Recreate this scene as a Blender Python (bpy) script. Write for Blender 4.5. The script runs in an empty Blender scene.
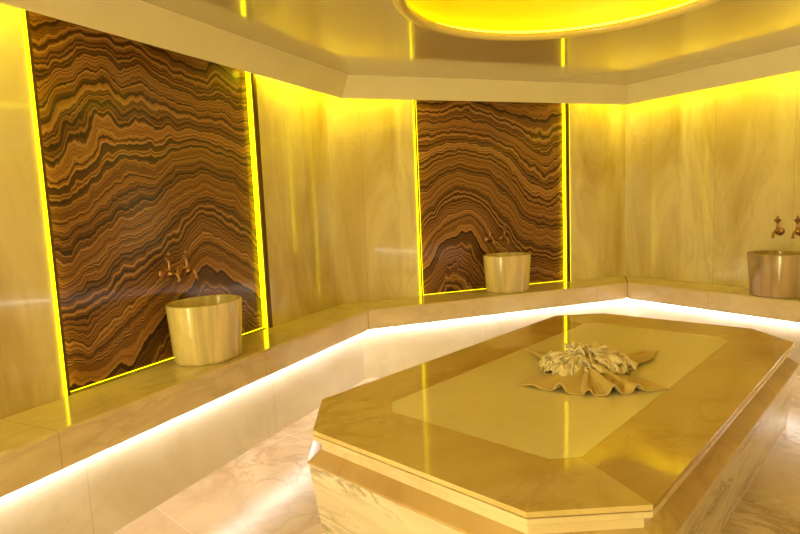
import bpy, bmesh, math, random
from mathutils import Vector, Matrix
rnd = random.Random(7)
SC = bpy.context.scene
COL = SC.collection
PI = math.pi

# ------------------------------------------------------------------ place
H = 1.4                      # eye height
P1 = Vector((-0.5407, 4.7054)); P2 = Vector((2.2772, 5.7187))
AA, AC = 0.449, 2.5967
BZ, BW, BT, BREC = 0.575, 0.385, 0.160, 0.079     # bench top, width, slab thickness, riser recess
FZ, FG = 2.226, 0.187        # bottom of the cornice and its gap to the wall
CZ = 2.387                   # ceiling
WT = 0.14                    # wall thickness
REC = 0.037                  # recess of the brown stone panels


def dirv(a): return Vector((math.sin(a), math.cos(a)))


V = [P1 - dirv(AA) * 6.2, P1, P2, P2 + dirv(AC) * 5.2, Vector((4.75, -1.5)), Vector((2.2, -3.2)), Vector((-1.5, -3.1))]
NV = len(V)


def wdir(i): return (V[(i + 1) % NV] - V[i % NV]).normalized()
def inward(d): return Vector((d.y, -d.x))


def off(i, d):
    """corner i of the room moved inwards by d (mitred)"""
    n1, n2 = inward(wdir(i - 1)), inward(wdir(i))
    det = n1.x * n2.y - n1.y * n2.x
    return V[i % NV] + Vector(((n2.y - n1.y) / det, (n1.x - n2.x) / det)) * d


def frame(origin, d, z=0.0):
    """x along d, y to its left (out of the room for a wall), z up"""
    return Matrix.Translation((origin.x, origin.y, z)) @ Matrix.Rotation(math.atan2(d.y, d.x), 4, 'Z')


WF = [frame(V[i], wdir(i)) for i in range(NV)]
WF[0] = frame(P1, wdir(0))          # left wall measured back from its far corner

# ------------------------------------------------------------------ helpers

def link(name, bm, mat=None, parent=None, mtx=None, smooth=False, bevel=0.0, seg=2, **props):
    bmesh.ops.recalc_face_normals(bm, faces=bm.faces[:])
    me = bpy.data.meshes.new(name); bm.to_mesh(me); bm.free()
    if smooth:
        for p in me.polygons: p.use_smooth = True
    if mat: me.materials.append(mat)
    o = bpy.data.objects.new(name, me); COL.objects.link(o)
    if parent: o.parent = parent
    if mtx is not None: o.matrix_local = mtx
    if bevel:
        m = o.modifiers.new('bevel', 'BEVEL'); m.width = bevel; m.segments = seg; m.limit_method = 'ANGLE'; m.angle_limit = 0.6
    for k, v in props.items(): o[k] = v
    return o


def thing(name, mtx, label, cat, group=None):
    o = bpy.data.objects.new(name, None); COL.objects.link(o)
    o.empty_display_size = 0.1
    o.matrix_world = mtx; o['label'] = label; o['category'] = cat
    if group: o['group'] = group
    return o


def prism(bm, foot, z0, z1, mtx=None):
    """upright prism over a footprint of 2-D points"""
    lo = [bm.verts.new((p[0], p[1], z0)) for p in foot]; hi = [bm.verts.new((p[0], p[1], z1)) for p in foot]
    n = len(foot)
    bm.faces.new(lo[::-1]); bm.faces.new(hi)
    for k in range(n): bm.faces.new((lo[k], lo[(k + 1) % n], hi[(k + 1) % n], hi[k]))
    return bm


def box(bm, x0, x1, y0, y1, z0, z1): return prism(bm, [(x0, y0), (x1, y0), (x1, y1), (x0, y1)], z0, z1)


def loft(bm, rings, cap0=True, cap1=True, closed=True):
    rs = [[bm.verts.new(p) for p in r] for r in rings]
    n = len(rs[0])
    for a, b in zip(rs, rs[1:]):
        for k in range(n if closed else n - 1):
            bm.faces.new((a[k], a[(k + 1) % n], b[(k + 1) % n], b[k]))
    if cap0: bm.faces.new(rs[0][::-1])
    if cap1: bm.faces.new(rs[-1])
    return bm


def lathe(bm, prof, n=32, mtx=Matrix.Identity(4), cap0=True, cap1=True, sx=1.0, sy=1.0):
    rings = []
    for r, z in prof:
        rings.append([mtx @ Vector((max(r, 1e-4) * math.cos(2 * PI * k / n) * sx, max(r, 1e-4) * math.sin(2 * PI * k / n) * sy, z)) for k in range(n)])
    return loft(bm, rings, cap0, cap1)


def tube(bm, pts, radii, n=12):
    pts = [Vector(p) for p in pts]
    rings = []
    up = Vector((0, 0, 1))
    for k, p in enumerate(pts):
        t = (pts[min(k + 1, len(pts) - 1)] - pts[max(k - 1, 0)]).normalized()
        ref = up if abs(t.z) < 0.95 else Vector((1, 0, 0))
        a = t.cross(ref).normalized(); b = t.cross(a).normalized()
        if rings and a.dot(pa) < 0 and abs(t.z) < 0.95: pass
        pa = a
        r = radii[k] if isinstance(radii, (list, tuple)) else radii
        rings.append([p + (a * math.cos(2 * PI * j / n) + b * math.sin(2 * PI * j / n)) * r for j in range(n)])
    return loft(bm, rings)


def wall_strip(bm, i, d0, d1, z0, z1):
    """mitred strip along wall i between two inward offsets, in that wall's frame"""
    inv = WF[i].inverted()
    pts = [off(i, d0), off(i + 1, d0), off(i + 1, d1), off(i, d1)]
    return prism(bm, [(inv @ Vector((p.x, p.y, 0)))[:2] for p in pts], z0, z1)


# ------------------------------------------------------------------ materials
class G:
    def __init__(s, name):
        s.m = bpy.data.materials.new(name); s.m.use_nodes = True
        s.t = s.m.node_tree; s.t.nodes.clear()
        s.out = s.t.nodes.new('ShaderNodeOutputMaterial')
    def n(s, typ, **kw):
        nd = s.t.nodes.new(typ)
        for k, v in kw.items(): setattr(nd, k, v)
        return nd
    def l(s, a, b): s.t.links.new(a, b)
    def math(s, op, a, b=None, c=None, clamp=False):
        nd = s.n('ShaderNodeMath', operation=op); nd.use_clamp = clamp
        for k, v in enumerate((a, b, c)):
            if v is None: continue
            if isinstance(v, (int, float)): nd.inputs[k].default_value = v
            else: s.l(v, nd.inputs[k])
        return nd.outputs[0]
    def obj(s):
        return s.n('ShaderNodeTexCoord').outputs['Object']
    def map(s, vec, scale=(1, 1, 1), rot=(0, 0, 0), loc=(0, 0, 0)):
        nd = s.n('ShaderNodeMapping'); s.l(vec, nd.inputs[0])
        nd.inputs['Scale'].default_value = scale; nd.inputs['Rotation'].default_value = rot; nd.inputs['Location'].default_value = loc
        return nd.outputs[0]
    def noise(s, vec=None, scale=1.0, detail=4.0, rough=0.55, dist=0.0, dim='3D', w=None):
        nd = s.n('ShaderNodeTexNoise', noise_dimensions=dim)
        nd.inputs['Scale'].default_value = scale; nd.inputs['Detail'].default_value = detail
        nd.inputs['Roughness'].default_value = rough; nd.inputs['Distortion'].default_value = dist
        if vec is not None: s.l(vec, nd.inputs['Vector'])
        if w is not None: s.l(w, nd.inputs['W'])
        return nd.outputs[0]
    def ramp(s, fac, stops, interp='LINEAR'):
        nd = s.n('ShaderNodeValToRGB'); cr = nd.color_ramp; cr.interpolation = interp
        while len(cr.elements) < len(stops): cr.elements.new(0.5)
        for e, (p, c) in zip(cr.elements, stops): e.position = p; e.color = (*c, 1)
        s.l(fac, nd.inputs[0]); return nd.outputs[0]
    def mix(s, fac, a, b, mode='MIX'):
        nd = s.n('ShaderNodeMix', data_type='RGBA', blend_type=mode)
        for sock, v in ((nd.inputs[0], fac), (nd.inputs[6], a), (nd.inputs[7], b)):
            if isinstance(v, (int, float)): sock.default_value = v
            elif isinstance(v, tuple): sock.default_value = (*v, 1)
            else: s.l(v, sock)
        return nd.outputs[2]
    def bsdf(s, col, rough=0.3, metal=0.0, ior=1.5, coat=0.0, coat_rough=0.03, coat_ior=1.5, sheen=0.0, bump=None, bump_d=0.002, sss=0.0):
        b = s.n('ShaderNodeBsdfPrincipled')
        if isinstance(col, tuple): b.inputs['Base Color'].default_value = (*col, 1)
        else: s.l(col, b.inputs['Base Color'])
        if isinstance(rough, (int, float)): b.inputs['Roughness'].default_value = rough
        else: s.l(rough, b.inputs['Roughness'])
        b.inputs['Metallic'].default_value = metal; b.inputs['IOR'].default_value = ior
        b.inputs['Coat Weight'].default_value = coat; b.inputs['Coat Roughness'].default_value = coat_rough; b.inputs['Coat IOR'].default_value = coat_ior
        b.inputs['Sheen Weight'].default_value = sheen
        if bump is not None:
            bp = s.n('ShaderNodeBump'); bp.inputs['Distance'].default_value = bump_d; bp.inputs['Strength'].default_value = 1.0
            s.l(bump, bp.inputs['Height']); s.l(bp.outputs[0], b.inputs['Normal'])
        s.l(b.outputs[0], s.out.inputs[0]); return s.m


def marble(name, light, dark, vein, scale=1.6, stretch=(1, 1, 1), rot=(0, 0, 0), vein_amt=0.5, rough=0.12, coat=0.0, ior=1.5,
           seams_x=None, seams_z=None, seams_y=None, seam_col=None, tone=0.1, seed=0.0, coat_ior=1.5):
    g = G(name); o = g.obj()
    v = g.map(o, stretch, rot, (seed, seed * 1.7, seed * 0.6))
    n1 = g.noise(v, scale, 6, 0.6, 0.9)
    c = g.ramp(n1, [(0.32, dark), (0.62, light)])
    n2 = g.noise(v, scale * 1.9, 5, 0.6, 1.6)
    d = g.math('ABSOLUTE', g.math('SUBTRACT', n2, 0.5))
    vv = g.math('SUBTRACT', 1.0, g.math('MULTIPLY', d, 16.0), clamp=True)
    n3 = g.noise(v, scale * 0.8, 2, 0.5)
    msk = g.math('MULTIPLY', g.math('SUBTRACT', n3, 0.42), 5.0, clamp=True)
    c = g.mix(g.math('MULTIPLY', g.math('MULTIPLY', vv, msk), vein_amt), c, vein)
    sep = g.n('ShaderNodeSeparateXYZ'); g.l(o, sep.inputs[0])
    for axis, seams in ((0, seams_x), (1, seams_y), (2, seams_z)):
        if not seams: continue
        width, offset = seams
        q = g.math('DIVIDE', g.math('SUBTRACT', sep.outputs[axis], offset), width)
        # every slab has its own tone
        wn = g.n('ShaderNodeTexWhiteNoise', noise_dimensions='1D'); g.l(g.math('FLOOR', q), wn.inputs['W'])
        c = g.mix(g.math('MULTIPLY', wn.outputs[0], 0.0 if axis == 2 else tone * 2), c, dark)
        fr = g.math('SUBTRACT', g.math('FRACT', q), 0.5)
        ln = g.math('GREATER_THAN', g.math('ABSOLUTE', fr), 0.5 - 0.0022 / width)
        c = g.mix(g.math('MULTIPLY', ln, 0.15 if axis == 2 else 0.55), c, seam_col or vein)
    return g.bsdf(c, rough, ior=ior, coat=coat, coat_rough=0.02, coat_ior=coat_ior)


def emit(name, col, strength):
    g = G(name); e = g.n('ShaderNodeEmission')
    e.inputs[0].default_value = (*col, 1); e.inputs[1].default_value = strength
    g.l(e.outputs[0], g.out.inputs[0]); return g.m


YEL = (1.0, 0.84, 0.01)
M = {}
M['wall'] = marble('wall marble', (0.85, 0.74, 0.48), (0.52, 0.38, 0.17), (0.44, 0.29, 0.11), 1.35, (1.7, 1.7, 0.5), (0, 0.12, 0), 0.25,
                   0.13, coat=0.6, seams_x=(0.62, -0.344), seams_z=(1.325, 0.575), tone=0.14)
M['bench'] = marble('bench marble', (0.83, 0.71, 0.50), (0.68, 0.53, 0.32), (0.45, 0.30, 0.14), 1.2, (0.7, 1, 1.6), (0, 0, 0.1), 0.3,
                    0.10, seams_x=(1.25, -0.17), seed=3.1, tone=0.1)
M['riser'] = marble('riser marble', (0.83, 0.76, 0.62), (0.68, 0.59, 0.43), (0.55, 0.43, 0.27), 1.1, (0.8, 1, 1.2), (0, 0.3, 0), 0.3,
                    0.2, seams_x=(1.25, -0.02), seed=5.7, tone=0.1)
M['floor'] = marble('floor marble', (0.78, 0.63, 0.44), (0.52, 0.36, 0.21), (0.26, 0.15, 0.07), 1.7, (1.1, 0.8, 1), (0, 0, 0.5), 0.5,
                    0.23, seams_x=(0.92, 1.06), seams_y=(0.92, 0.62), seam_col=(0.85, 0.75, 0.6), seed=1.4, tone=0.25)
M['inlay'] = marble('inlay marble', (0.93, 0.86, 0.60), (0.86, 0.77, 0.48), (0.76, 0.62, 0.32), 1.0, (0.8, 1.2, 1), (0, 0, 0.3), 0.2, 0.07, seed=8.0)
M['border'] = [marble('border marble %s' % k, a, b, (0.42, 0.25, 0.07), 0.9, (0.8, 1.3, 1), (0, 0, 0.35), 0.35, 0.07, seed=11.0 + k * 2.3)
               for k, (a, b) in enumerate([((0.74, 0.57, 0.26), (0.58, 0.40, 0.15)), ((0.64, 0.46, 0.18), (0.48, 0.31, 0.10)), ((0.80, 0.65, 0.33), (0.66, 0.48, 0.21))])]
M['edge'] = marble('slab edge marble', (0.80, 0.66, 0.44), (0.68, 0.50, 0.28), (0.5, 0.34, 0.16), 1.5, vein_amt=0.3, rough=0.15, seed=2.0)
M['body'] = marble('streaked marble', (0.78, 0.68, 0.52), (0.66, 0.54, 0.38), (0.34, 0.25, 0.15), 2.2, (0.55, 0.55, 2.4), (0.4, 0.4, 0), 0.85, 0.16, seed=4.4)
M['shoulder'] = marble('shoulder marble', (0.66, 0.47, 0.24), (0.50, 0.32, 0.14), (0.34, 0.2, 0.08), 1.4, vein_amt=0.4, rough=0.14, seed=6.0)

g = G('glossy stretch ceiling')
M['ceiling'] = g.bsdf((0.56, 0.48, 0.28), 0.25, coat=1.0, coat_rough=0.06, coat_ior=1.75)
g = G('cornice paint'); M['cornice'] = g.bsdf(g.ramp(g.noise(g.obj(), 3.0, 3), [(0.3, (0.88, 0.80, 0.60)), (0.7, (0.91, 0.84, 0.65))]), 0.35)
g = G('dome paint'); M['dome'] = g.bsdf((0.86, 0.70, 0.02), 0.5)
g = G('rim lacquer'); M['rim'] = g.bsdf((0.80, 0.66, 0.25), 0.2, coat=0.6)
g = G('dark metal profile'); M['dark'] = g.bsdf((0.10, 0.045, 0.012), 0.35, metal=0.3)
g = G('aged copper')
M['copper'] = g.bsdf(g.ramp(g.noise(g.obj(), 30.0, 4), [(0.35, (0.20, 0.09, 0.05)), (0.65, (0.56, 0.30, 0.18))]), 0.38, metal=0.85)

for key, lc, dc, sd in (('basin', (0.66, 0.53, 0.30), (0.48, 0.36, 0.18), 1.0), ('basin_dark', (0.46, 0.33, 0.19), (0.30, 0.20, 0.11), 6.0)):
    g = G('basin onyx ' + key); o = g.obj()
    v = g.map(o, (9, 9, 0.55), (0, 0.05, 0), (sd, sd, 0))
    c = g.ramp(g.noise(v, 1.0, 4, 0.6, 0.4), [(0.3, dc), (0.5, lc), (0.62, tuple(min(1, x * 1.25) for x in lc)), (0.75, dc)])
    M[key] = g.bsdf(c, 0.16)


def zebra(name, terms, seed):
    """brown stone with dense wavy dark layers: height in the slab bent by broad folds and noise, cut into irregular bands"""
    g = G(name); o = g.obj()
    sep = g.n('ShaderNodeSeparateXYZ'); g.l(o, sep.inputs[0]); u, z = sep.outputs[0], sep.outputs[2]
    s = z
    for (u0, su, z0, sz, amp) in terms:
        e = g.math('ADD', g.math('POWER', g.math('ABSOLUTE', g.math('DIVIDE', g.math('SUBTRACT', u, u0), su)), 2.0),
                   g.math('POWER', g.math('ABSOLUTE', g.math('DIVIDE', g.math('SUBTRACT', z, z0), sz)), 2.0))
        s = g.math('SUBTRACT', s, g.math('MULTIPLY', g.math('EXPONENT', g.math('MULTIPLY', e, -1.0)), amp))
    v = g.map(o, (1, 1, 1), (0, 0, 0), (seed, 0, seed * 0.7))
    for sc, amp in ((2.4, 0.17), (6.0, 0.075), (15.0, 0.028), (45.0, 0.009)):
        s = g.math('ADD', s, g.math('MULTIPLY', g.math('SUBTRACT', g.noise(g.map(v, (1, 1, 0.38)), sc, 2, 0.5), 0.5), amp * 2))
    broad = g.noise(dim='1D', w=s, scale=7.0, detail=2.0)
    mid = g.noise(dim='1D', w=s, scale=34.0, detail=3.0, rough=0.65)
    fine = g.noise(dim='1D', w=s, scale=120.0, detail=2.0)
    t = g.math('ADD', g.math('ADD', g.math('MULTIPLY', broad, 0.36), g.math('MULTIPLY', mid, 0.82)), g.math('MULTIPLY', fine, 0.45))
    t = g.math('SUBTRACT', t, 0.335)
    c = g.ramp(t, [(0.36, (0.035, 0.012, 0.006)), (0.44, (0.12, 0.045, 0.017)), (0.52, (0.29, 0.125, 0.040)), (0.64, (0.46, 0.225, 0.075)), (0.80, (0.62, 0.36, 0.14))])
    return g.bsdf(c, 0.38, ior=1.35, coat=0.35, coat_rough=0.10)


M['stone_a'] = zebra('banded brown stone', [(1.02, 0.46, 0.35, 0.85, 0.50), (0.42, 0.30, 1.55, 0.45, 0.22), (0.0, 0.35, 0.9, 0.5, -0.12)], 2.3)
M['stone_b'] = zebra('banded brown stone fold', [(0.50, 0.42, 0.75, 0.75, 0.42), (0.25, 0.30, 0.15, 0.6, 0.24), (1.3, 0.4, 0.9, 0.8, -0.25)], 7.9)

M['led_cove'] = emit('yellow cove light', YEL, 15)
M['led_panel'] = emit('yellow panel light', (1.0, 0.80, 0.003), 2.6)
M['led_bench'] = emit('white bench light', (1.0, 0.96, 0.94), 20)
M['led_dome'] = emit('dome light', (1.0, 0.84, 0.02), 6.5)

g = G('cream towelling'); n = g.noise(g.obj(), 260, 3)
M['towel'] = g.bsdf(g.ramp(n, [(0.3, (0.78, 0.64, 0.38)), (0.7, (0.95, 0.82, 0.56))]), 0.9, sheen=0.3, bump=n, bump_d=0.002)
g = G('ochre cloth'); n = g.noise(g.obj(), 320, 3)
M['cloth'] = g.bsdf(g.ramp(n, [(0.3, (0.56, 0.40, 0.13)), (0.7, (0.72, 0.54, 0.20))]), 0.8, sheen=0.3, bump=n, bump_d=0.001)

# ------------------------------------------------------------------ room shell
PAN = {0: (-2.360, -0.905), 1: (0.775, 2.290)}      # recesses for the brown panels, along each wall
names = ['wall_left', 'wall_back', 'wall_right', 'wall_near_right', 'wall_rear_right', 'wall_rear', 'wall_near_left']
WTOP = CZ + 0.12
FILLW = 118
for i in range(NV):
    inv = WF[i].inverted()
    loc = lambda p: tuple((inv @ Vector((p.x, p.y, 0)))[:2])
    a0, a1, b1, b0 = loc(off(i, 0)), loc(off(i + 1, 0)), loc(off(i + 1, -WT)), loc(off(i, -WT))
    bm = bmesh.new()
    if i in PAN:
        x0, x1 = PAN[i]; yb = REC + 0.03
        prism(bm, [a0, (x0, 0), (x0, WT), b0], 0, WTOP)
        prism(bm, [(x0, yb), (x1, yb), (x1, WT), (x0, WT)], 0, WTOP)
        prism(bm, [(x1, 0), a1, b1, (x1, WT)], 0, WTOP)
    elif i == 6:                                      # unseen doorway behind the camera, added to let in fill light
        prism(bm, [a0, (0.90, 0), (0.90, WT), b0], 0, WTOP)
        prism(bm, [(0.90, 0), (1.90, 0), (1.90, WT), (0.90, WT)], 2.1, WTOP)
        prism(bm, [(1.90, 0), a1, b1, (1.90, WT)], 0, WTOP)
    else:
        prism(bm, [a0, a1, b1, b0], 0, WTOP)
    link(names[i], bm, M['wall'], mtx=WF[i], kind='structure')

bm = bmesh.new()
box(bm, 0.83, 0.91, -0.02, WT, 0, 2.17); box(bm, 1.89, 1.97, -0.02, WT, 0, 2.17); box(bm, 0.91, 1.89, -0.02, WT, 2.09, 2.17)
link('added_door_1', bm, M['dark'], mtx=WF[6], kind='structure')  # casing of the added doorway
la = bpy.data.lights.new('fill_light', 'AREA'); la.shape = 'RECTANGLE'; la.size = 0.95; la.size_y = 2.0  # unseen area lamp added outside the doorway as warm fill for the room
la.energy = FILLW; la.color = (1.0, 0.88, 0.36)
lo_ = bpy.data.objects.new('fill_light', la); COL.objects.link(lo_)
lo_.matrix_world = WF[6] @ Matrix.Translation((1.40, 0.30, 1.05)) @ Matrix.Rotation(-PI / 2, 4, 'X')

TC = Vector((0.935, 2.905)); TA = math.radians(43.2)
TL = dirv(TA); TF = frame(TC, TL)
inv = TF.inverted()
bm = bmesh.new(); prism(bm, [(inv @ Vector((*off(i, -WT), 0)))[:2] for i in range(NV)], -0.1, 0)
link('floor', bm, M['floor'], mtx=TF, kind='structure')

DC = Vector((0.89, 2.81)); DR = 0.852
bm = bmesh.new()
def loop(pts, z):
    vs = [bm.verts.new((*p, z)) for p in pts]
    return [bm.edges.new((vs[k], vs[(k + 1) % len(vs)])) for k in range(len(vs))]
ND = 96
ed = loop([off(i, -0.01) for i in range(NV)], CZ) + loop([DC + Vector((math.cos(2 * PI * k / ND), math.sin(2 * PI * k / ND))) * DR for k in range(ND)], CZ)
bmesh.ops.triangle_fill(bm, edges=ed, use_beauty=True)
ceil = link('ceiling', bm, M['ceiling'], kind='structure')
sm = ceil.modifiers.new('thickness', 'SOLIDIFY'); sm.thickness = 0.02; sm.offset = 1 if ceil.data.polygons[0].normal.z > 0 else -1

for i in range(NV):                                   # cornice with the hidden cove light behind it
    bm = bmesh.new(); inv = WF[i].inverted()
    def ring_(d, z): return [inv @ Vector((*off(i, d), z)), inv @ Vector((*off(i + 1, d), z))]
    lo = ring_(FG, FZ) + ring_(FG + 0.016, FZ)[::-1]; hi = ring_(FG, CZ + 0.001) + ring_(FG + 0.10, CZ + 0.001)[::-1]
    loft(bm, [lo, hi])
    t = link('trim_%d' % (i + 1), bm, M['cornice'], mtx=WF[i], kind='structure', bevel=0.004)
    bm = bmesh.new()
    if i in PAN:                                      # no light above the brown stone
        a0, a1, b1, b0 = [tuple((inv @ Vector((*p, 0)))[:2]) for p in (off(i, FG - 0.03), off(i + 1, FG - 0.03), off(i + 1, FG), off(i, FG))]
        x0, x1 = PAN[i]
        prism(bm, [a0, (x0 - 0.10, a0[1]), (x0 - 0.10, b0[1]), b0], CZ - 0.05, CZ - 0.03)
        prism(bm, [(x1 + 0.14, a0[1]), a1, b1, (x1 + 0.14, b0[1])], CZ - 0.05, CZ - 0.03)
    else: wall_strip(bm, i, FG - 0.03, FG, CZ - 0.05, CZ - 0.03)
    link('light_strip', bm, M['led_cove'], parent=t)

# ------------------------------------------------------------------ bench around the room
bench = thing('marble_bench', Matrix.Identity(4), 'long cream marble bench running round the walls, lit white along its underside', 'bench')
for i in (0, 1, 2, 3):
    bm = bmesh.new(); wall_strip(bm, i, 0.0, BW, BZ - BT, BZ)
    link('seat_slab', bm, M['bench'], parent=bench, mtx=WF[i], bevel=0.012, seg=3)
    bm = bmesh.new(); wall_strip(bm, i, BW - BREC - 0.05, BW - BREC, 0.0, BZ - BT)
    link('riser', bm, M['riser'], parent=bench, mtx=WF[i])
    bm = bmesh.new(); wall_strip(bm, i, BW - BREC + 0.012, BW - BREC + 0.027, BZ - BT - 0.010, BZ - BT)
    link('light_strip', bm, M['led_bench'], parent=bench, mtx=WF[i], label='white light strip under the seat edge')

# ------------------------------------------------------------------ brown stone panels
def stone_panel(i, mat, label):
    x0, x1 = PAN[i]; z0, z1 = BZ, CZ - 0.002
    t = thing('banded_cladding', WF[i] @ Matrix.Translation((x0, 0, z0)), label, 'stone panel', 'brown stone panels on the walls')
    w, h = x1 - x0, z1 - z0
    bm = bmesh.new(); box(bm, 0.001, w - 0.001, REC, REC + 0.029, 0.001, h)
    link('slab', bm, mat, parent=t)
    for a, b, pr in ((-0.014, -0.001, -0.012), (w + 0.001, w + 0.030, -0.018)):          # dark metal profiles on both sides
        bm = bmesh.new(); box(bm, a, b, pr, -0.0005, 0.001, h)
        link('edge_profile', bm, M['dark'], parent=t, label='dark brown edge profile')
    for a, b, y0, y1 in ((-0.023, -0.015, -0.010, -0.0005), (w + 0.031, w + 0.040, -0.008, -0.0005), (0.001, 0.008, 0.002, REC - 0.001), (w - 0.008, w - 0.001, 0.002, REC - 0.001)):
        bm = bmesh.new(); box(bm, a, b, y0, y1, 0.002, h)
        link('light_strip', bm, M['led_panel'], parent=t, label='glowing yellow light strip')
    bm = bmesh.new(); box(bm, 0.012, w - 0.012, REC - 0.005, REC - 0.001, 0.001, 0.004)
    link('light_strip', bm, M['led_panel'], parent=t, label='glowing yellow light strip')
    return t
stone_panel(0, M['stone_a'], 'large brown banded stone panel on the left wall, nearest the camera')
stone_panel(1, M['stone_b'], 'brown banded stone panel on the back wall, the farther of the two')

# ------------------------------------------------------------------ basins
def basin(i, along, dist, mat, label, sy):
    F = WF[i] @ Matrix.Translation((along, -dist, BZ))
    t = thing('stone_basin', F, label, 'basin', 'stone basins on the bench')
    bm = bmesh.new()
    prof = [(0.184, 0.0), (0.194, 0.004), (0.197, 0.02), (0.219, 0.318), (0.218, 0.324), (0.214, 0.327), (0.202, 0.327), (0.198, 0.324), (0.196, 0.316),
            (0.176, 0.12), (0.150, 0.075), (0.08, 0.055), (0.0, 0.052)]
    lathe(bm, prof, 64, sy=sy)
    link('bowl', bm, mat, parent=t, smooth=True)
    bm = bmesh.new(); lathe(bm, [(0.022, 0.052), (0.022, 0.057), (0.014, 0.058), (0.012, 0.055), (0.0, 0.055)], 24)
    link('drain', bm, M['copper'], parent=t, smooth=True)
basin(0, -1.640, 0.166, M['basin'], 'pale onyx basin on the bench before the left brown stone panel', 0.85)
basin(1, 1.535, 0.166, M['basin'], 'pale onyx basin on the bench before the back brown stone panel', 0.86)
basin(2, 1.53, 0.207, M['basin_dark'], 'brownish onyx basin at the right edge, before the plain marble wall', 0.93)

# ------------------------------------------------------------------ taps
def tap_parts(t):
    def rx(y): return Matrix.Translation((0, y, 0)) @ Matrix.Rotation(PI / 2, 4, 'X')   # local z -> -y (into the room)
    bm = bmesh.new(); lathe(bm, [(0.0, 0.0), (0.034, 0.0), (0.035, 0.004), (0.030, 0.008), (0.027, 0.014), (0.020, 0.017), (0.013, 0.022), (0.0, 0.022)], 24, rx(0))
    link('wall_plate', bm, M['copper'], parent=t, smooth=True)
    bm = bmesh.new(); lathe(bm, [(0.0, 0.018), (0.012, 0.018), (0.011, 0.030), (0.017, 0.036), (0.021, 0.046), (0.021, 0.056), (0.016, 0.066), (0.011, 0.072), (0.012, 0.078), (0.0, 0.080)], 20, rx(0))
    link('valve_body', bm, M['copper'], parent=t, smooth=True)
    bm = bmesh.new()
    tube(bm, [(0, -0.074, 0), (0, -0.088, 0.003), (0, -0.101, 0.001), (0, -0.110, -0.008), (0, -0.114, -0.020), (0, -0.115, -0.034), (0, -0.115, -0.035), (0, -0.115, -0.046)],
         [0.010, 0.009, 0.0085, 0.0085, 0.0085, 0.009, 0.013, 0.012], 14)
    link('spout', bm, M['copper'], parent=t, smooth=True)
    bm = bmesh.new(); lathe(bm, [(0.0, 0.012), (0.012, 0.015), (0.010, 0.026), (0.007, 0.034), (0.010, 0.042), (0.007, 0.050), (0.006, 0.062), (0.009, 0.066)], 16, Matrix.Translation((0, -0.05, 0)))
    link('stem', bm, M['copper'], parent=t, smooth=True)
    bm = bmesh.new()                                  # ornamental lever: pierced leaf of balls on a finial
    for (dx, dz, r) in ((0, 0.074, 0.012), (-0.016, 0.088, 0.010), (0.016, 0.088, 0.010), (0, 0.092, 0.009), (0, 0.108, 0.010), (0, 0.121, 0.005)):
        bmesh.ops.create_uvsphere(bm, u_segments=14, v_segments=10, radius=r, matrix=Matrix.Translation((dx, -0.05, dz)))
    link('handle', bm, M['copper'], parent=t, smooth=True)


def clone(root, mtx, label):
    r = root.copy(); COL.objects.link(r); r.matrix_world = mtx; r['label'] = label
    for ch in list(root.children):
        c = ch.copy(); COL.objects.link(c); c.parent = r
    return r

TAPS = [(0, -1.726, REC, 1.062, 'left copper tap on the left brown stone panel'),
        (0, -1.599, REC, 1.062, 'right copper tap on the left brown stone panel'),
        (1, 1.456, REC, 1.035, 'left copper tap on the back brown stone panel'),
        (1, 1.604, REC, 1.035, 'right copper tap on the back brown stone panel'),
        (2, 1.430, 0, 1.050, 'left copper tap on the plain marble right wall'),
        (2, 1.572, 0, 1.050, 'right copper tap on the plain marble wall, by the picture edge')]
first = None
for i, x, y, z, lab in TAPS:
    F = WF[i] @ Matrix.Translation((x, y - 0.0005, z))
    if first is None:
        first = thing('wall_tap', F, lab, 'tap', 'copper wall taps above the basins'); tap_parts(first)
    else: clone(first, F, lab)

# ------------------------------------------------------------------ central marble platform
HL, HW, CH = 1.400, 0.752, 0.262
def octa(d=0.0, hl=HL, hw=HW, ch=CH):
    """octagon grown by d on every side"""
    k = ch + d * (2 - math.sqrt(2)); a, b = hl + d, hw + d
    return [(-a, -b + k), (-a + k, -b), (a - k, -b), (a, -b + k), (a, b - k), (a - k, b), (-a + k, b), (-a, b - k)]
def o3(d, z): return [(x, y, z) for x, y in octa(d)]
tab = thing('marble_platform', TF, 'large eight sided polished marble platform in the middle of the floor', 'massage platform')
TZ = 0.5
inn = octa(0, 1.055, 0.455, 0.078)
bm = bmesh.new(); prism(bm, octa(-0.0008, 1.055, 0.455, 0.078), TZ - 0.018, TZ - 0.0004)
link('inlay', bm, M['inlay'], parent=tab, label='pale smooth centre inlay')
out = octa(0)
def slab(poly, m):
    c = Vector((sum(p[0] for p in poly) / len(poly), sum(p[1] for p in poly) / len(poly)))
    bm = bmesh.new(); prism(bm, poly, TZ - 0.018, TZ)
    link('border_slab', bm, m, parent=tab, bevel=0.0012)
order = [2, 1, 0, 0, 0, 1, 2, 2]
for k in range(8):
    a, b, c, d = out[k], out[(k + 1) % 8], inn[(k + 1) % 8], inn[k]
    if k in (1, 5):                                   # the two long sides are three stones each
        s = 1 if k == 1 else -1
        xs = [-0.74, 0.55]
        cut = [(x, out[k][1]) for x in xs]; cin = [(x, inn[k][1]) for x in xs]
        if s > 0:
            slab([a, cut[0], cin[0], d], M['border'][1]); slab([cut[0], cut[1], cin[1], cin[0]], M['border'][0]); slab([cut[1], b, c, cin[1]], M['border'][0])
        else:
            slab([a, cut[1], cin[1], d], M['border'][1]); slab([cut[1], cut[0], cin[0], cin[1]], M['border'][0]); slab([cut[0], b, c, cin[0]], M['border'][0])
    else:
        slab([a, b, c, d], M['border'][order[k]])
bm = bmesh.new(); loft(bm, [o3(-0.012, 0.466), o3(-0.012, TZ - 0.0182)])
link('groove', bm, M['dark'], parent=tab, label='thin dark joint under the top slab')
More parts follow.
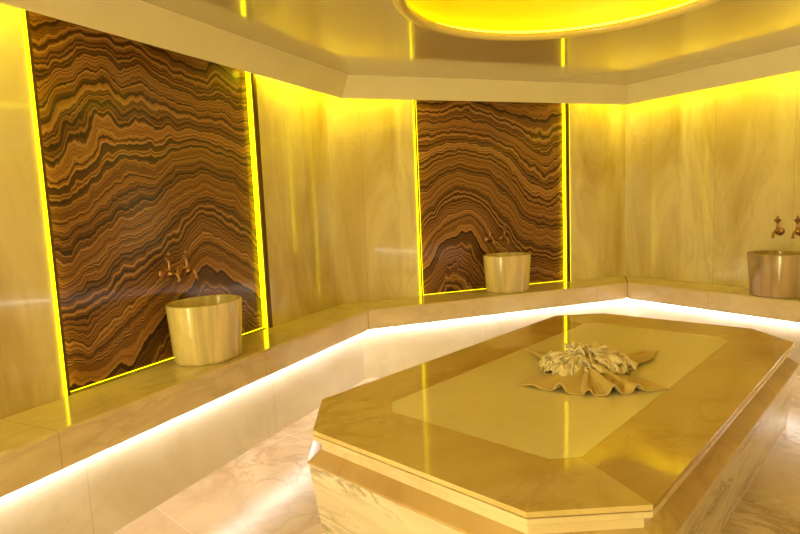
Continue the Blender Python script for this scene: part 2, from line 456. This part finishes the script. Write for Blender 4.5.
bm = bmesh.new(); loft(bm, [o3(-0.030, 0.458), o3(-0.002, 0.458), o3(0.0, 0.460), o3(0.0, 0.476), o3(-0.002, 0.478), o3(-0.03, 0.478)])
link('lower_slab', bm, M['edge'], parent=tab)
bm = bmesh.new(); loft(bm, [o3(-0.03, 0.41), o3(-0.03, 0.458)])
link('neck', bm, M['edge'], parent=tab)
bm = bmesh.new(); loft(bm, [o3(-0.05, 0.366), o3(0.027, 0.366), o3(0.029, 0.369), o3(0.029, 0.373), o3(0.026, 0.376), o3(-0.03, 0.412), o3(-0.05, 0.412)])
link('shoulder', bm, M['shoulder'], parent=tab)
bm = bmesh.new(); loft(bm, [o3(-0.022, 0.0), o3(0.024, 0.366)])
link('base', bm, M['body'], parent=tab)

# ------------------------------------------------------------------ towels on the platform
Z0 = TZ + 0.001
def fan_mesh(center, rays, ridges, peak, n_t=150, n_r=30, rin=0.02):
    """a cloth spread as a fan: rays are (angle, reach); ridges are (place along the fan, width, height) of folds running out to the hem"""
    bm = bmesh.new(); grid = []
    for a in range(n_t + 1):
        f = a / n_t; q = f * (len(rays) - 1); k = min(int(q), len(rays) - 2); e = q - k
        ends = [Vector((R_ * math.cos(t_), R_ * math.sin(t_))) for t_, R_ in rays[k:k + 2]]
        hem = ends[0].lerp(ends[1], e); th = math.atan2(hem.y, hem.x); R = hem.length
        row = []
        for b in range(n_r + 1):
            r = b / n_r
            rr = rin + (R - rin) * r
            z = peak * (1 - r) ** 1.5 + (0.012 * r if n_t < 100 else 0.0)
            sh = 0.0
            for (p, w, h) in ridges:
                pp = p + (0.02 * math.sin(r * 3 + p * 20))
                x = (f - pp) / (w * (1.05 - 0.35 * r))
                gz = math.exp(-x * x)
                z += h * gz * (0.45 + 0.55 * r) * min(1, r * 3)
                sh += 0.9 * x * gz * w * r               # cloth overhangs the fold on both sides
            thr = th + sh * 0.8
            row.append(bm.verts.new((center[0] + rr * math.cos(thr), center[1] + rr * math.sin(thr), Z0 + 0.0015 + max(0, z))))
        grid.append(row)
    for p, q in zip(grid, grid[1:]):
        for b in range(n_r): bm.faces.new((p[b], q[b], q[b + 1], p[b + 1]))
    return bm

under = thing('folded_cloth', Matrix.Identity(4), 'ochre cloth spread like a fan under the bunched cream towel', 'cloth')
CX, CY = 0.905, 2.745
R = math.radians
bm = fan_mesh((CX, CY), [(R(170), 0.28), (R(192), 0.37), (R(218), 0.30), (R(246), 0.285), (R(272), 0.29), (R(298), 0.295), (R(322), 0.375), (R(348), 0.24)],
              [(0.20, 0.035, 0.012), (0.34, 0.032, 0.040), (0.47, 0.022, 0.026), (0.575, 0.034, 0.046), (0.74, 0.030, 0.036)], 0.06)
o = link('fan_front', bm, M['cloth'], parent=under, smooth=True)
m = o.modifiers.new('t', 'SOLIDIFY'); m.thickness = 0.006; m.offset = 1
for (rays, pk, rd) in (([(R(12), 0.20), (R(26), 0.44), (R(34), 0.60), (R(42), 0.46), (R(54), 0.26)], 0.075, [(0.30, 0.06, 0.022), (0.68, 0.05, 0.014)]),
                       ([(R(102), 0.2), (R(110), 0.40), (R(112), 0.58), (R(119), 0.36), (R(130), 0.22)], 0.07, [(0.3, 0.05, 0.012), (0.7, 0.05, 0.012)])):
    bm = fan_mesh((CX + 0.02, CY + 0.02), rays, rd, pk, 50, 20)
    o = link('fan_tip', bm, M['cloth'], parent=under, smooth=True)
    m = o.modifiers.new('t', 'SOLIDIFY'); m.thickness = 0.006; m.offset = 1

tw = thing('bunched_towel', Matrix.Translation((CX + 0.02, CY + 0.075, Z0)), 'fringed cream towel bunched into a flower shape on the ochre cloth', 'towel')
bm = bmesh.new(); rows = []                           # gathered heart: a pleated mound
NA, NR = 120, 18
RX, RY = 0.215, 0.150
for b in range(NR + 1):
    r = b / NR; row = []
    for a in range(NA):
        th = 2 * PI * a / NA
        pl = math.sin(th * 13 + 2.0 * math.sin(3 * th) + r * 2.5)
        k = r * (1 + 0.10 * pl * r)
        z = 0.030 + 0.075 * (1 - r ** 2.2) + 0.020 * pl * math.sin(PI * min(1, r * 1.05)) + 0.007 * math.sin(th * 29 + r * 9)
        row.append(bm.verts.new((RX * k * math.cos(th), RY * k * math.sin(th), max(0.022, z))))
    rows.append(row)
for p, q in zip(rows[1:], rows[2:]):
    for a in range(NA): bm.faces.new((p[a], p[(a + 1) % NA], q[(a + 1) % NA], q[a]))
bm.faces.new(rows[1]); bmesh.ops.delete(bm, geom=rows[0], context='VERTS')
bm.faces.new(rows[-1][::-1])
link('gathered_centre', bm, M['towel'], parent=tw, smooth=True)


def fold(bm, base, th, tilt, bend, length, width, curl, twist=0.0, taper=0.5):
    """one strip of towel, rolled across its width, rising and arching away from the middle"""
    na, nl = 10, 10
    d = Vector((math.cos(th), math.sin(th), 0)); s = Vector((-math.sin(th), math.cos(th), 0)); up = Vector((0, 0, 1))
    p = base.copy(); g_ = []
    for j in range(nl + 1):
        f = j / nl
        el = tilt - bend * f
        t = d * math.cos(el) + up * math.sin(el)
        if j: p = p + t * (length / nl)
        nrm = up * math.cos(el) - d * math.sin(el)
        w = width * (taper + (1 - taper) * min(1, f * 1.6)); rad = w / curl
        row = []
        for k in range(na + 1):
            q = (k / na - 0.5) * curl + twist * f
            rad_k = rad * (1 + 0.10 * math.sin(k * 2.1 + j * 0.8))
            v = p + s * (rad_k * math.sin(q)) + nrm * (rad_k * (math.cos(q) - 0.6))
            v.z = max(v.z, 0.020)
            row.append(v)
        g_.append(row)
    vs = [[bm.verts.new(v) for v in row] for row in g_]
    for a, b in zip(vs, vs[1:]):
        for k in range(na): bm.faces.new((a[k], a[k + 1], b[k + 1], b[k]))

bm = bmesh.new()
for tier, (n, rr, z, tl, bd, ln, wd) in enumerate(((22, 0.090, 0.050, 0.55, 1.35, 0.120, 0.048), (18, 0.060, 0.078, 0.85, 1.2, 0.095, 0.044), (12, 0.030, 0.092, 1.1, 0.9, 0.070, 0.040), (6, 0.010, 0.098, 1.4, 0.5, 0.050, 0.034))):
    for k in range(n):
        th = 2 * PI * k / n + rnd.uniform(-0.12, 0.12) + tier * 0.35
        base = Vector((rr * 1.35 * math.cos(th), rr * 0.92 * math.sin(th), z + rnd.uniform(-0.008, 0.008)))
        fold(bm, base, th + rnd.uniform(-0.35, 0.35), tl + rnd.uniform(-0.25, 0.25), bd + rnd.uniform(-0.3, 0.3), ln * rnd.uniform(0.75, 1.2), wd * rnd.uniform(0.8, 1.5),
             rnd.choice((1.2, 1.8, 2.8, 4.2, 5.0)), rnd.uniform(-1.0, 1.0), rnd.uniform(0.35, 0.7))
o = link('rolled_folds', bm, M['towel'], parent=tw, smooth=True)
m = o.modifiers.new('t', 'SOLIDIFY'); m.thickness = 0.0055; m.offset = 0
bm = bmesh.new()                                      # knotted fringe along the hem
for k in range(90):
    th = R(140) + R(215) * rnd.random()
    r0 = rnd.uniform(0.72, 1.0); x, y = RX * math.cos(th) * r0, RY * math.sin(th) * r0
    z = rnd.uniform(0.035, 0.085) * (1.5 - 0.7 * r0); pts = []
    c1, c2 = rnd.uniform(-1.2, 1.2), rnd.uniform(0.026, 0.05); lift = rnd.uniform(-0.004, 0.03)
    for j in range(7):
        f = j / 6
        pts.append((x + math.cos(th + c1 * f) * c2 * f, y + math.sin(th + c1 * f) * c2 * f, max(0.022, z + lift * math.sin(f * 2.6) - 0.025 * f * f)))
    tube(bm, pts, [0.004, 0.0045, 0.0045, 0.0068, 0.0055, 0.0045, 0.003], 7)
link('fringe', bm, M['towel'], parent=tw, smooth=True, kind='stuff')

# ------------------------------------------------------------------ round ceiling recess
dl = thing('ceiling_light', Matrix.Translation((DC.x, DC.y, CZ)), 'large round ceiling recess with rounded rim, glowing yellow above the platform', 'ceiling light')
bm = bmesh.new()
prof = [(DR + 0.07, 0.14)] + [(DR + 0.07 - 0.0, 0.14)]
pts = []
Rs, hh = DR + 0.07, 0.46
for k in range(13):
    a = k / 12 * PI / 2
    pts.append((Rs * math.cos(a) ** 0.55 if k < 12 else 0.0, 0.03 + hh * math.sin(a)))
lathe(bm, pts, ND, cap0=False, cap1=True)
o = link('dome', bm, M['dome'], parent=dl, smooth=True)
bm = bmesh.new()
ring = []
for k in range(24):
    a = 2 * PI * k / 24
    ring.append((DR - 0.005 + 0.035 * math.cos(a), -0.002 + 0.022 * math.sin(a)))
rs = [[Vector((r * math.cos(2 * PI * j / ND), r * math.sin(2 * PI * j / ND), z)) for r, z in ring] for j in range(ND)]
vs = [[bm.verts.new(p) for p in r] for r in rs]
for j in range(ND):
    for k in range(24): bm.faces.new((vs[j][k], vs[j][(k + 1) % 24], vs[(j + 1) % ND][(k + 1) % 24], vs[(j + 1) % ND][k]))
link('rim', bm, M['rim'], parent=dl, smooth=True)
bm = bmesh.new()
rs = [[Vector((r * math.cos(2 * PI * j / ND), r * math.sin(2 * PI * j / ND), z)) for r, z in ((DR + 0.035, 0.030), (DR + 0.055, 0.030), (DR + 0.055, 0.045), (DR + 0.035, 0.045))] for j in range(ND)]
vs = [[bm.verts.new(p) for p in r] for r in rs]
for j in range(ND):
    for k in range(4): bm.faces.new((vs[j][k], vs[j][(k + 1) % 4], vs[(j + 1) % ND][(k + 1) % 4], vs[(j + 1) % ND][k]))
link('light_strip', bm, M['led_dome'], parent=dl)

# ------------------------------------------------------------------ camera, world, view
p_, r_, f_ = 0.1122, -0.0424, 569.58
fw = Vector((0, math.cos(p_), -math.sin(p_))); rt = Vector((1, 0, 0)); up = rt.cross(fw)
rt2 = rt * math.cos(r_) + up * math.sin(r_); up2 = up * math.cos(r_) - rt * math.sin(r_)
cam = bpy.data.cameras.new('camera'); co = bpy.data.objects.new('camera', cam); COL.objects.link(co)
cam.sensor_width = 36; cam.lens = f_ / 800 * 36; cam.clip_start = 0.02
co.matrix_world = Matrix(((rt2.x, up2.x, -fw.x, 0), (rt2.y, up2.y, -fw.y, 0), (rt2.z, up2.z, -fw.z, H), (0, 0, 0, 1)))
SC.camera = co
w = bpy.data.worlds.new('world'); SC.world = w; w.use_nodes = True
w.node_tree.nodes['Background'].inputs[0].default_value = (0, 0, 0, 1)
vs_ = SC.view_settings; vs_.view_transform = 'Standard'; vs_.look = 'None'; vs_.gamma = 1; vs_.use_curve_mapping = False
vs_.exposure = 0.74
